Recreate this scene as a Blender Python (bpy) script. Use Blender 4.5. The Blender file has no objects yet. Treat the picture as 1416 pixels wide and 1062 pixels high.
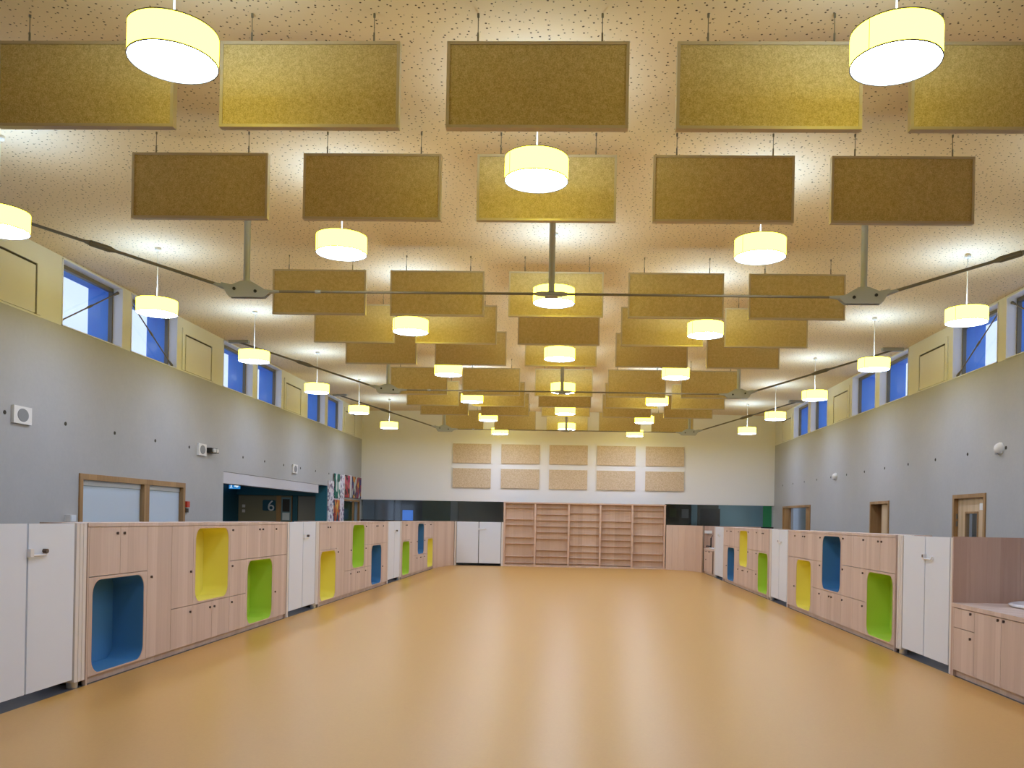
import bpy, bmesh, math, random
from mathutils import Vector, Matrix
random.seed(7)
C = bpy.context.collection
SC = bpy.context.scene
PI = math.pi

# ------------------------------------------------------------------ camera
CAMZ = 1.43
cam_d = bpy.data.cameras.new('camera')
cam = bpy.data.objects.new('camera', cam_d)
C.objects.link(cam)
cam_d.sensor_fit = 'HORIZONTAL'
cam_d.sensor_width = 36.0
cam_d.lens = 36.0 * 1200.0 / 1416.0
cam_d.shift_x = -(757.5 - 708.0) / 1416.0
cam_d.shift_y = (718.84 - 531.0) / 1416.0
cam_d.clip_start = 0.05
cam_d.clip_end = 200
yaw, roll = -0.0325, 0.0188
cam.matrix_world = (Matrix.Translation((0, 0, CAMZ)) @ Matrix.Rotation(-yaw, 4, 'Z')
                    @ Matrix.Rotation(PI / 2, 4, 'X') @ Matrix.Rotation(roll, 4, 'Z'))
SC.camera = cam

# ------------------------------------------------------------------ light and exposure
SC.view_settings.view_transform = 'Standard'
SC.view_settings.look = 'None'
SC.view_settings.gamma = 1.0
SC.view_settings.use_curve_mapping = False
SC.view_settings.exposure = 0.0
world = bpy.data.worlds.new('dusk_sky')
SC.world = world
world.use_nodes = True
bg = world.node_tree.nodes['Background']
bg.inputs[0].default_value = (0.62, 0.74, 1.0, 1)
bg.inputs[1].default_value = 1.4
DOWN = 31.0        # emission of a lamp's white diffuser
SIDE = (11.0, 9.7, 0.62)   # emission of a lamp's yellow fabric shade
UPW = 11.0          # watts of a lamp's open top
SC.cycles.max_bounces = 8
SC.cycles.diffuse_bounces = 5
SC.cycles.glossy_bounces = 3
SC.cycles.transparent_max_bounces = 8
SC.cycles.sample_clamp_indirect = 6.0
SC.cycles.use_denoising = True
SC.cycles.caustics_reflective = False
SC.cycles.caustics_refractive = False

# ------------------------------------------------------------------ materials
def srgb(r, g, b):
    f = lambda c: (c / 255 / 12.92) if c / 255 <= 0.04045 else ((c / 255 + 0.055) / 1.055) ** 2.4
    return (f(r), f(g), f(b), 1.0)
def mat(name, col, rough=0.6, metal=0.0, spec=0.5):
    m = bpy.data.materials.new(name); m.use_nodes = True
    b = m.node_tree.nodes['Principled BSDF']
    b.inputs['Base Color'].default_value = col
    b.inputs['Roughness'].default_value = rough
    b.inputs['Metallic'].default_value = metal
    b.inputs['Specular IOR Level'].default_value = spec
    return m
def emat(name, col, s=1.0):
    m = bpy.data.materials.new(name); m.use_nodes = True
    nt = m.node_tree; nt.nodes.clear()
    e = nt.nodes.new('ShaderNodeEmission'); o = nt.nodes.new('ShaderNodeOutputMaterial')
    e.inputs[0].default_value = col if len(col) == 4 else (*col, 1); e.inputs[1].default_value = s
    nt.links.new(e.outputs[0], o.inputs[0])
    return m
class NT:
    def __init__(s, m): s.t = m.node_tree; s.b = s.t.nodes['Principled BSDF']
    def n(s, kind, **kw):
        x = s.t.nodes.new(kind)
        for k, v in kw.items(): setattr(x, k, v)
        return x
    def l(s, a, b): s.t.links.new(a, b)
    def pos(s): return s.n('ShaderNodeNewGeometry').outputs['Position']
    def math(s, op, a, b=None):
        x = s.n('ShaderNodeMath', operation=op)
        for i, v in enumerate((a, b)):
            if v is None: continue
            if isinstance(v, (int, float)): x.inputs[i].default_value = v
            else: s.l(v, x.inputs[i])
        return x.outputs[0]
    def vmul(s, v, vec):
        x = s.n('ShaderNodeVectorMath', operation='MULTIPLY'); s.l(v, x.inputs[0]); x.inputs[1].default_value = vec
        return x.outputs[0]
    def ramp(s, f, stops):
        x = s.n('ShaderNodeValToRGB'); s.l(f, x.inputs[0])
        el = x.color_ramp.elements
        while len(el) < len(stops): el.new(0.5)
        for e, (p, c) in zip(el, stops): e.position = p; e.color = c
        return x.outputs[0]
    def noise(s, v, scale, detail=3, rough=0.5):
        x = s.n('ShaderNodeTexNoise'); s.l(v, x.inputs['Vector'])
        x.inputs['Scale'].default_value = scale; x.inputs['Detail'].default_value = detail; x.inputs['Roughness'].default_value = rough
        return x.outputs[0]
    def mix(s, f, a, b, blend='MIX'):
        x = s.n('ShaderNodeMix', data_type='RGBA', blend_type=blend)
        for i, v in ((0, f), (6, a), (7, b)):
            if isinstance(v, (int, float)): x.inputs[i].default_value = v
            elif isinstance(v, tuple): x.inputs[i].default_value = v
            else: s.l(v, x.inputs[i])
        return x.outputs[2]
    def bump(s, h, strength, dist=0.01):
        x = s.n('ShaderNodeBump'); x.inputs['Strength'].default_value = strength; x.inputs['Distance'].default_value = dist
        s.l(h, x.inputs['Height']); s.l(x.outputs[0], s.b.inputs['Normal'])
    def base(s, c): s.l(c, s.b.inputs['Base Color'])

def wood(name, dark, mid, light, band=0.11, rough=0.5):
    m = mat(name, mid, rough); t = NT(m); p = t.pos()
    sp = t.n('ShaderNodeSeparateXYZ'); t.l(p, sp.inputs[0])
    h = t.math('ADD', sp.outputs[0], sp.outputs[1])
    fl = t.math('FLOOR', t.math('DIVIDE', h, band))
    wn = t.n('ShaderNodeTexWhiteNoise', noise_dimensions='1D'); t.l(fl, wn.inputs['W'])
    g = t.noise(t.vmul(p, (40, 40, 1.6)), 1.0, 4, 0.6)
    v = t.math('ADD', t.math('MULTIPLY', wn.outputs[0], 0.45), t.math('MULTIPLY', g, 0.6))
    t.base(t.ramp(v, [(0.15, dark), (0.52, mid), (0.9, light)]))
    return m
M = {}
M['floor'] = mat('linoleum_floor', srgb(206, 163, 100), 0.3, 0, 0.4)
t = NT(M['floor'])
mpf = t.n('ShaderNodeMapping'); mpf.inputs['Location'].default_value = (13.7, 5.3, 0.37); t.l(t.pos(), mpf.inputs[0]); p = mpf.outputs[0]
f2 = t.noise(p, 55, 3, 0.7)
t.base(t.mix(f2, srgb(200, 151, 74), srgb(212, 165, 88)))
M['floor'].node_tree.nodes['Principled BSDF'].inputs['Roughness'].default_value = 0.33
M['floor_dark'] = mat('dark_corridor_floor', srgb(70, 72, 76), 0.5)
M['ceiling'] = mat('perforated_ceiling', srgb(228, 212, 190), 0.8)
t = NT(M['ceiling']); p = t.pos()
vo = t.n('ShaderNodeTexVoronoi', feature='F1', voronoi_dimensions='2D'); t.l(p, vo.inputs['Vector']); vo.inputs['Scale'].default_value = 16.5
sc_ = t.n('ShaderNodeSeparateColor'); t.l(vo.outputs['Color'], sc_.inputs[0])
rad = t.math('ADD', t.math('MULTIPLY', sc_.outputs[0], 0.085), 0.05)
hole = t.math('LESS_THAN', vo.outputs['Distance'], rad)
t.base(t.mix(hole, srgb(232, 210, 178), srgb(88, 66, 44)))
M['white_wall'] = mat('white_plaster', srgb(240, 237, 232), 0.8)
M['concrete'] = mat('grey_concrete', srgb(178, 178, 176), 0.8)
t = NT(M['concrete']); p = t.pos()
n1 = t.noise(p, 0.7, 5, 0.6); n2 = t.noise(p, 22, 3, 0.6)
t.base(t.ramp(t.math('ADD', t.math('MULTIPLY', n1, 0.7), t.math('MULTIPLY', n2, 0.3)), [(0.3, srgb(172, 172, 171)), (0.7, srgb(183, 183, 181))]))
t.bump(n2, 0.12)
M['cream'] = mat('cream_paint', srgb(224, 224, 220), 0.6)
M['cream_panel'] = mat('cream_gloss_panel', srgb(222, 221, 216), 0.25)
M['seam'] = mat('dark_seam', srgb(60, 54, 40), 0.8)
M['blue_reveal'] = mat('blue_outer_reveal', srgb(84, 148, 236), 0.7)
M['white_reveal'] = mat('white_reveal', srgb(238, 240, 250), 0.6)
M['white_lam'] = mat('white_laminate', srgb(224, 230, 236), 0.45)
M['post'] = mat('offwhite_post', srgb(226, 218, 208), 0.5)
M['steel'] = mat('galvanised_steel', srgb(168, 170, 172), 0.5, 0.25)
M['chrome'] = mat('brushed_metal', srgb(200, 200, 200), 0.3, 0.9)
M['rod'] = mat('dark_steel_rod', srgb(124, 116, 100), 0.5, 0.3)
M['black'] = mat('black_plastic', srgb(28, 26, 25), 0.5)
M['knob'] = mat('dark_knob', srgb(84, 68, 58), 0.4)
M['wood'] = wood('beech_veneer', srgb(194, 170, 152), srgb(208, 185, 168), srgb(220, 199, 183))
M['edge'] = mat('pale_wood_edge', srgb(214, 182, 156), 0.5)
M['wood_dark'] = wood('shelf_veneer', srgb(200, 170, 146), srgb(213, 185, 161), srgb(222, 198, 176), 0.14)
M['shelf_back'] = wood('shelf_back_veneer', srgb(192, 160, 134), srgb(204, 173, 147), srgb(216, 188, 163), 0.14)
M['wood_upstand'] = wood('upstand_veneer', srgb(176, 144, 124), srgb(190, 158, 138), srgb(202, 172, 152), 0.16)
M['oak'] = wood('oak_frame', srgb(140, 104, 62), srgb(164, 126, 80), srgb(184, 146, 98), 0.2)
M['door_wood'] = wood('ash_door', srgb(184, 154, 116), srgb(204, 176, 138), srgb(218, 192, 156), 0.08)
for k, c in (('blue', (72, 130, 174)), ('yellow', (240, 230, 104)), ('green', (182, 216, 72))):
    M[k] = mat(k + '_niche_laminate', srgb(*c), 0.5)
M['fibre'] = mat('wood_fibre_board', srgb(192, 158, 112), 0.95, 0, 0.1)
t = NT(M['fibre']); p = t.pos()
a = t.noise(p, 130, 3, 0.7); b2 = t.noise(p, 30, 2, 0.5)
t.base(t.ramp(t.math('ADD', t.math('MULTIPLY', a, 0.75), t.math('MULTIPLY', b2, 0.25)),
              [(0.34, srgb(172, 150, 98)), (0.5, srgb(202, 180, 126)), (0.66, srgb(224, 204, 156))]))
t.bump(a, 0.3, 0.01)
M['fibre_pale'] = mat('pale_fibre_board', srgb(204, 178, 152), 0.95, 0, 0.1)
t = NT(M['fibre_pale']); p = t.pos(); a = t.noise(p, 34, 3, 0.75)
t.base(t.ramp(a, [(0.34, srgb(198, 172, 136)), (0.5, srgb(215, 191, 157)), (0.66, srgb(225, 205, 173))]))
M['alu'] = mat('pale_metal_frame', srgb(196, 182, 156), 0.4, 0.3)
M['shade'] = emat('yellow_fabric_shade', (1, 1, 1), 1.0)
M['shade'].node_tree.nodes['Emission'].inputs[0].default_value = (*SIDE, 1)
M['seam_fabric'] = emat('shade_seam', (1.0, 0.62, 0.14), 1.0)
M['rim'] = mat('shade_rim', srgb(120, 116, 96), 0.5)
M['diffuser'] = emat('white_diffuser', (0.82, 1.05, 1.7), DOWN)
M['cable'] = mat('white_cable', srgb(236, 232, 222), 0.5)
M['teal'] = mat('teal_paint', srgb(20, 96, 116), 0.6)
M['teal_dark'] = mat('dark_teal_paint', srgb(16, 84, 108), 0.6)
M['olive'] = mat('olive_grey_panel', srgb(140, 136, 112), 0.6)
M['grey'] = mat('mid_grey_panel', srgb(150, 150, 146), 0.6)
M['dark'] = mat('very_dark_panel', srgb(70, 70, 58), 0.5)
M['dark_green'] = mat('dark_green_panel', srgb(84, 96, 66), 0.6)
M['slate'] = mat('slate_blue_paint', srgb(120, 154, 168), 0.6)
M['green_paint'] = mat('green_paint', srgb(16, 160, 86), 0.6)
M['blind'] = mat('pale_blue_blind', srgb(226, 236, 242), 0.7)
M['screen'] = emat('blue_screen', (0.03, 0.16, 0.62), 1.0)
M['sign'] = emat('blue_exit_sign', (0.03, 0.22, 0.55), 1.0)
M['sign_white'] = emat('sign_white', (0.7, 0.85, 1.0), 1.0)
M['shutter'] = mat('pale_grey_shutter', srgb(204, 202, 206), 0.5)
M['grille'] = mat('grey_grille', srgb(140, 142, 142), 0.7)
M['white_plastic'] = mat('white_plastic', srgb(228, 226, 222), 0.4)
M['ceramic'] = mat('white_ceramic', srgb(240, 240, 242), 0.12)
M['red'] = mat('red_plastic', srgb(196, 60, 40), 0.4)
M['pic_frame'] = mat('white_board', srgb(222, 220, 222), 0.6)
def glass(name, tint=(0.96, 0.98, 1.0, 1), g=0.07, rough=0.03):
    m = bpy.data.materials.new(name); m.use_nodes = True
    nt = m.node_tree; nt.nodes.clear()
    tr = nt.nodes.new('ShaderNodeBsdfTransparent'); gl = nt.nodes.new('ShaderNodeBsdfGlossy')
    mx = nt.nodes.new('ShaderNodeMixShader'); o = nt.nodes.new('ShaderNodeOutputMaterial')
    tr.inputs[0].default_value = tint; gl.inputs['Roughness'].default_value = rough
    mx.inputs[0].default_value = g
    nt.links.new(tr.outputs[0], mx.inputs[1]); nt.links.new(gl.outputs[0], mx.inputs[2]); nt.links.new(mx.outputs[0], o.inputs[0])
    return m
M['glass'] = glass('clear_glass', g=0.06, rough=0.08)
M['glass_dark'] = glass('interior_glass', (0.85, 0.9, 0.92, 1), 0.05, 0.08)
def mosaic(name, stops, scale=(9, 9, 5), seed=0):
    m = mat(name, (1, 1, 1, 1), 0.6); t = NT(m); p = t.pos()
    wv = t.noise(p, 3.0, 2)
    mp = t.n('ShaderNodeMapping'); mp.inputs['Location'].default_value = (seed, seed * 2, seed); t.l(p, mp.inputs[0])
    vo = t.n('ShaderNodeTexVoronoi'); t.l(t.vmul(mp.outputs[0], scale), vo.inputs['Vector']); vo.inputs['Scale'].default_value = 1.0
    s = t.n('ShaderNodeSeparateColor'); t.l(vo.outputs['Color'], s.inputs[0])
    r = t.n('ShaderNodeValToRGB'); t.l(s.outputs[0], r.inputs[0]); r.color_ramp.interpolation = 'CONSTANT'
    el = r.color_ramp.elements
    while len(el) < len(stops): el.new(0.5)
    for i, (e, c) in enumerate(zip(el, stops)): e.position = i / len(stops); e.color = srgb(*c)
    t.base(r.outputs[0])
    return m
M['art_red'] = mosaic('red_painting', [(176, 44, 52), (200, 90, 50), (40, 34, 36), (206, 120, 110), (178, 40, 84)], seed=1)
M['art_violet'] = mosaic('violet_painting', [(62, 50, 110), (128, 70, 96), (220, 150, 40), (60, 46, 50), (190, 196, 190), (160, 60, 70)], seed=3)
M['art_green'] = mosaic('green_painting', [(20, 104, 88), (226, 228, 220), (30, 120, 100), (30, 40, 40)], seed=5)
M['art_orange'] = mosaic('orange_painting', [(176, 60, 40), (214, 130, 50), (230, 210, 110), (40, 80, 100), (150, 40, 46)], seed=8)
M['art_scrib'] = mosaic('scribbled_board', [(226, 222, 226), (220, 216, 222), (228, 226, 228), (110, 104, 130), (226, 206, 214), (232, 230, 232), (150, 120, 140)], (16, 16, 13), seed=11)

# ------------------------------------------------------------------ mesh helpers
class MB:
    def __init__(s): s.v = []; s.f = []; s.sm = []
    def add(s, vs, fs, smooth=False):
        o = len(s.v); s.v += [tuple(v) for v in vs]
        for f in fs: s.f.append([i + o for i in f]); s.sm.append(smooth)
        return s
    def box(s, x0, x1, y0, y1, z0, z1):
        x0, x1 = min(x0, x1), max(x0, x1); y0, y1 = min(y0, y1), max(y0, y1); z0, z1 = min(z0, z1), max(z0, z1)
        return s.add([(x0, y0, z0), (x1, y0, z0), (x1, y1, z0), (x0, y1, z0), (x0, y0, z1), (x1, y0, z1), (x1, y1, z1), (x0, y1, z1)],
                     [(0, 3, 2, 1), (4, 5, 6, 7), (0, 1, 5, 4), (1, 2, 6, 5), (2, 3, 7, 6), (3, 0, 4, 7)])
    def tube(s, a, b, r, n=8, r2=None, cap=True):
        a, b = Vector(a), Vector(b); d = (b - a).normalized()
        u = d.orthogonal().normalized(); w = d.cross(u)
        r2 = r if r2 is None else r2
        vs = []
        for c, rr in ((a, r), (b, r2)):
            for i in range(n):
                t = 2 * PI * i / n
                vs.append(c + u * (rr * math.cos(t)) + w * (rr * math.sin(t)))
        s.add(vs, [(i, (i + 1) % n, n + (i + 1) % n, n + i) for i in range(n)], True)
        if cap: s.add(vs, [tuple(range(n - 1, -1, -1)), tuple(range(n, 2 * n))])
        return s
    def lathe(s, prof, n=32, c=(0, 0, 0), close=False):
        vs = []
        for r, z in prof:
            for i in range(n):
                t = 2 * PI * i / n; vs.append((c[0] + r * math.cos(t), c[1] + r * math.sin(t), c[2] + z))
        fs = []
        m = len(prof)
        for j in range(m - 1 if not close else m):
            k = (j + 1) % m
            for i in range(n):
                fs.append((j * n + i, j * n + (i + 1) % n, k * n + (i + 1) % n, k * n + i))
        return s.add(vs, fs, True)
    def prism(s, pts, fn, d0, d1):
        """pts: 2D outline; fn(a, b, d) -> xyz; extruded from d0 to d1"""
        n = len(pts)
        vs = [fn(a, b, d0) for a, b in pts] + [fn(a, b, d1) for a, b in pts]
        return s.add(vs, [tuple(range(n)), tuple(range(2 * n - 1, n - 1, -1))] + [(i, n + i, n + (i + 1) % n, (i + 1) % n) for i in range(n)])
    def mesh(s, name, fix=True):
        me = bpy.data.meshes.new(name)
        me.from_pydata(s.v, [], s.f)
        me.polygons.foreach_set('use_smooth', s.sm)
        if fix:
            bm = bmesh.new(); bm.from_mesh(me)
            bmesh.ops.recalc_face_normals(bm, faces=bm.faces); bm.to_mesh(me); bm.free()
        me.update()
        return me
def obj(name, mb, m, parent=None, loc=None, fix=True):
    me = mb.mesh(name, fix) if isinstance(mb, MB) else mb
    if isinstance(mb, MB) and m is not None: me.materials.append(m)
    o = bpy.data.objects.new(name, me); C.objects.link(o)
    if parent is not None: o.parent = parent
    if loc is not None: o.location = loc
    return o
def thing(name, label, cat, loc=(0, 0, 0), group=None):
    o = bpy.data.objects.new(name, None); C.objects.link(o); o.location = loc
    o.empty_display_size = 0.1
    o['label'] = label; o['category'] = cat
    if group: o['group'] = group
    return o
def tag(o, label, cat, group=None):
    o['label'] = label; o['category'] = cat
    if group: o['group'] = group
    return o
def struct(name, mb, m, parent=None):
    o = obj(name, mb, m, parent)
    if parent is None: o['kind'] = 'structure'
    return o
def dup(root, loc, label, children):
    r = root.copy(); C.objects.link(r); r.location = loc; r['label'] = label
    for ch in children:
        c = ch.copy(); C.objects.link(c); c.parent = r
    return r
def kids(root): return [o for o in C.objects if o.parent == root]

def wall_cells(mb, fn, a0, a1, b0, b1, holes, d0, d1):
    """solid wall in an (a, b) plane with rectangular holes"""
    A = sorted({a0, a1, *[h[0] for h in holes], *[h[1] for h in holes]})
    B = sorted({b0, b1, *[h[2] for h in holes], *[h[3] for h in holes]})
    A = [x for x in A if a0 <= x <= a1]; B = [x for x in B if b0 <= x <= b1]
    for i in range(len(A) - 1):
        for j in range(len(B) - 1):
            ca, cb = (A[i] + A[i + 1]) / 2, (B[j] + B[j + 1]) / 2
            if any(h[0] < ca < h[1] and h[2] < cb < h[3] for h in holes): continue
            p, q = fn(A[i], B[j], d0), fn(A[i + 1], B[j + 1], d1)
            mb.box(p[0], q[0], p[1], q[1], p[2], q[2])
    return mb

# ------------------------------------------------------------------ room dimensions
XL, XR = -3.997, 3.663        # fronts of the cabinet runs
WL, WR = -6.706, 6.054        # side walls
YW, YB = 26.79, -3.2          # far wall, wall behind the camera
Y0, S, CX = 5.715, 1.7609, -0.307
K = lambda k: Y0 + k * S
CZ = lambda x: 4.775 - 0.0012 * x * x
CTOP = 1.333                  # top of the cabinets
WTOP = 3.83                   # top of the concrete
HEAD = 4.70                   # head of the clerestory

# ------------------------------------------------------------------ structure
struct('floor', MB().box(XL, XR, YB, YW + 3.2, -0.12, 0.0), M['floor'])
struct('floor', MB().box(WL - 3.6, XL, YB, YW + 3.2, -0.12, -0.002), M['floor_dark'])
struct('floor', MB().box(XR, WR + 1.6, YB, YW + 3.2, -0.12, -0.002), M['floor_dark'])
cm = MB(); N = 24
xs = [-7.0 + 13.4 * i / N for i in range(N + 1)]
vs = []
for y in (YB, YW + 0.3):
    for x in xs: vs.append((x, y, CZ(x)))
for y in (YB, YW + 0.3):
    for x in xs: vs.append((x, y, CZ(x) + 0.25))
n = N + 1; fs = []
for i in range(N):
    fs += [(i, n + i, n + i + 1, i + 1), (2 * n + i, 2 * n + i + 1, 3 * n + i + 1, 3 * n + i)]
cm.add(vs, fs, True)
struct('ceiling', cm, M['ceiling'])
# side walls: concrete up to WTOP with openings
LH = [(11.48, 14.64, 0.9, 1.94), (16.27, 23.15, 0.0, 2.235), (24.78, 26.66, 0.9, 1.92)]
wall_left = struct('wall_left', wall_cells(MB(), lambda a, b, d: (WL - d, a, b), YB, YW + 0.3, 0, WTOP, LH, 0, 0.3), M['concrete'])
RH = [(13.03, 14.14, 0.0, 1.95), (17.0, 18.07, 0.0, 1.925), (22.64, 25.62, 0.0, 1.95)]
wall_right = struct('wall_right', wall_cells(MB(), lambda a, b, d: (WR + d, a, b), YB, YW + 0.3, 0, WTOP, RH, 0, 0.3), M['concrete'])
for wallo, X, s in ((wall_left, WL, 1), (wall_right, WR, -1)):
    hm = MB().tube((0, 0, 0), (0.004, 0, 0), 0.026, 10).mesh('tie_hole'); hm.materials.append(M['seam'])
    for i in range(15):
        y = 8.73 + 1.212 * i if s > 0 else 8.85 + 1.205 * i
        if (s < 0 and 20.1 < y < 20.8): continue
        o = bpy.data.objects.new('tie_hole', hm); C.objects.link(o); o.parent = wallo
        o.location = (X + (0.0005 if s > 0 else -0.0045), y, 2.57)
# far wall (white), with low strip openings either side of the shelves
far_holes = [(WL - 0.2, -2.2, 0, 1.96), (2.72, WR + 0.2, 0, 1.985), (-2.2, 2.72, 0, 1.96)]
struct('wall_far', wall_cells(MB(), lambda a, b, d: (a, YW + d, b), WL - 0.3, WR + 0.3, 0, 5.0, far_holes, 0, 0.25), M['white_wall'])
struct('wall_back', MB().box(WL - 0.3, WR + 0.3, YB - 0.2, YB, 0, 5.0), M['white_wall'])

# clerestory: cream frame on top of the concrete, windows and recessed flush panels
BAY = 5.13
def clerestory(X, s, side):
    # s = +1: room is towards +x of the wall plane
    fn = lambda a, b, d: (X - s * d, a, b)
    holes = []; wins = []; pans = []
    for k in range(-2, 3):
        b = 11.02 + BAY * k
        for a0, a1 in ((b, b + 1.49), (b + 1.74, b + 3.23)):
            if a1 < YW - 0.3 and a0 > YB + 0.2: wins.append((a0, a1)); holes.append((a0, a1, WTOP, HEAD))
        a0, a1 = b + 3.42, b + 4.68
        if a0 > YB + 0.2: pans.append((a0, min(a1, YW - 0.25)))
    struct('trim_' + side, wall_cells(MB(), fn, YB, YW, WTOP, 4.73, holes, 0.0, 0.15), M['cream'])
    return wins, pans
wn = 0
for X, s, side, nm in ((WL, 1, 'left', 'left'), (WR, -1, 'right', 'right')):
    wins, pans = clerestory(X, s, side)
    fn = lambda a, b, d: (X - s * d, a, b)
    # outer wall with blue lined reveals
    struct('trim_' + side, wall_cells(MB(), fn, YB, YW + 0.3, WTOP - 0.4, 5.1, [(a - 0.0, b + 0.0, WTOP, HEAD) for a, b in wins], 0.2, 0.51), M['blue_reveal'])
    for (a0, a1) in wins:
        wn += 1
        w = MB()
        f = 0.035
        for q in ((a0, a0 + f, WTOP, HEAD), (a1 - f, a1, WTOP, HEAD), (a0, a1, WTOP, WTOP + f), (a0, a1, HEAD - f - 0.03, HEAD)):
            p, r = fn(q[0], q[2], 0.13), fn(q[1], q[3], 0.19); w.box(p[0], r[0], p[1], r[1], p[2], r[2])
        fr = struct('window_%d' % wn, w, M['rod'])
        p, r = fn(a0 + f, WTOP + f, 0.155), fn(a1 - f, HEAD - f, 0.161)
        obj('pane', MB().box(p[0], r[0], p[1], r[1], p[2], r[2]), M['glass'], fr)
        # white lining of the inner reveal: two jambs, head and sill
        ln = MB()
        for q in ((a0, a0 + 0.012, WTOP, HEAD), (a1 - 0.012, a1, WTOP, HEAD), (a0, a1, WTOP, WTOP + 0.012), (a0, a1, HEAD - 0.012, HEAD)):
            p, r = fn(q[0], q[2], -0.012), fn(q[1], q[3], 0.129); ln.box(p[0], r[0], p[1], r[1], p[2], r[2])
        obj('reveal_lining', ln, M['white_reveal'], fr)
    for (a0, a1) in pans:
        if a1 < 6: continue
        z0, z1 = WTOP + 0.02, 4.56
        th = MB(); p, r = fn(a0 + 0.12, z0 + 0.005, -0.016), fn(a1 - 0.12, z1 - 0.12, 0.0)
        frm = MB()
        for q in ((a0, a0 + 0.09, z0, z1), (a1 - 0.09, a1, z0, z1), (a0 + 0.09, a1 - 0.09, z1 - 0.09, z1)):
            pp, rr = fn(q[0], q[2], -0.02), fn(q[1], q[3], 0.0); frm.box(pp[0], rr[0], pp[1], rr[1], pp[2], rr[2])
        fo = struct('trim_' + side, frm, M['cream'])
        obj('panel', th.box(p[0], r[0], p[1], r[1], p[2], r[2]), M['cream_panel'], fo)
        g = MB()
        for q in ((a0 + 0.09, a0 + 0.12, z0, z1 - 0.09), (a1 - 0.12, a1 - 0.09, z0, z1 - 0.09), (a0 + 0.12, a1 - 0.12, z1 - 0.12, z1 - 0.09)):
            pp, rr = fn(q[0], q[2], -0.004), fn(q[1], q[3], 0.0); g.box(pp[0], rr[0], pp[1], rr[1], pp[2], rr[2])
        obj('shadow_gap', g, M['seam'], fo)

# ------------------------------------------------------------------ rooms glimpsed behind the openings
# lobby behind the left opening: its end wall faces the camera
AY = 24.0
ALX = -9.45
lobby = struct('wall_lobby', MB().box(ALX, WL - 0.3, AY, AY + 0.1, 0, 2.6), M['olive'])
obj('recess_panel', MB().box(-7.75, -7.12, AY - 0.012, AY, 0, 2.0), M['grey'], lobby)
obj('corner_post', MB().box(-7.91, -7.77, AY - 0.03, AY, 0, 2.0), M['teal'], lobby)
struct('wall_lobby', MB().box(ALX - 0.1, ALX, 13.0, AY, 0, 2.6), M['teal_dark'])
struct('trim_1', MB().box(ALX, WL - 0.3, AY - 0.15, AY + 0.1, 1.97, 2.3), M['teal'])
struct('ceiling', MB().box(ALX - 0.1, WL - 0.3, 13.0, AY + 0.1, 2.42, 2.5), M['slate'])
struct('trim_2', MB().box(WL - 0.30, WL + 0.004, 23.1, 23.152, 0, 2.235), M['teal'])
def room_fill_light(x, y, z, w, e, col=(1, 0.95, 0.88)):  # unseen area light added to brighten a room behind an opening
    l = bpy.data.lights.new('room_fill_light', 'AREA'); l.size = w; l.energy = e; l.color = col
    o = bpy.data.objects.new('room_fill_light', l); C.objects.link(o); o.location = (x, y, z)
room_fill_light(-8.2, 20.5, 2.40, 0.5, 40.0, (1.0, 0.86, 0.66))
room_fill_light(WR + 0.9, 24.2, 2.5, 0.4, 11.0); room_fill_light(WR + 0.9, 13.5, 2.5, 0.3, 3.0); room_fill_light(-4.0, YW + 1.6, 2.55, 0.5, 6.0); room_fill_light(5.2, YW + 1.4, 2.55, 0.5, 26.0)
# room behind the far strip
struct('wall_beyond', MB().box(WL - 3.2, WR + 1.2, YW + 3.0, YW + 3.1, 0, 2.8), M['dark'])
struct('ceiling', MB().box(WL - 3.2, WR + 1.2, YW + 0.25, YW + 3.1, 2.6, 2.7), M['dark'])

# ------------------------------------------------------------------ acoustic baffles
BW, BZ0, BZ1 = 1.2, 2.57 + CAMZ, 3.139 + CAMZ
ROWS = [0, 1, 3, 4, 5, 7, 8, 9, 11]
ORD = ['first', 'second', 'third', 'fourth', 'fifth', 'sixth', 'seventh', 'eighth', 'ninth']
COLS = ['leftmost', 'second from left', 'middle one', 'second from right', 'rightmost']
pm = MB().box(-BW / 2 + 0.02, BW / 2 - 0.02, -0.02, 0.02, 0.02, BZ1 - BZ0 - 0.02)
fm = MB()
h = BZ1 - BZ0
for q in ((-BW / 2, BW / 2, 0, 0.02), (-BW / 2, BW / 2, h - 0.02, h), (-BW / 2, -BW / 2 + 0.02, 0.02, h - 0.02), (BW / 2 - 0.02, BW / 2, 0.02, h - 0.02)):
    fm.box(q[0], q[1], -0.028, 0.028, q[2], q[3])
bt = thing('acoustic_baffle', '', 'acoustic panel', (0, 0, 0), 'hanging acoustic baffles')
obj('panel', pm, M['fibre'], bt); obj('frame', fm, M['alu'], bt)
wm = MB().tube((0, 0, h - 0.005), (0, 0, CZ(2) - BZ0 - 0.005), 0.003, 6); wm.tube((0, 0, h), (0, 0, h + 0.07), 0.0065, 6); wm.tube((0, 0, CZ(2) - BZ0 - 0.03), (0, 0, CZ(2) - BZ0 - 0.004), 0.008, 8)
w1 = obj('wire', wm, M['rod'], bt, (-0.40, 0, 0)); w2 = w1.copy(); C.objects.link(w2); w2.location = (0.42, 0, 0)
bk = kids(bt); first = True
for ri, k in enumerate(ROWS):
    for j in range(5):
        lab = 'wood-fibre acoustic baffle in pale frame, %s of the %s row from the front' % (COLS[j], ORD[ri])
        loc = (CX + (j - 2) * 1.512, K(k), BZ0)
        if first: bt.location = loc; bt['label'] = lab; first = False
        else: dup(bt, loc, lab, bk)

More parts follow.
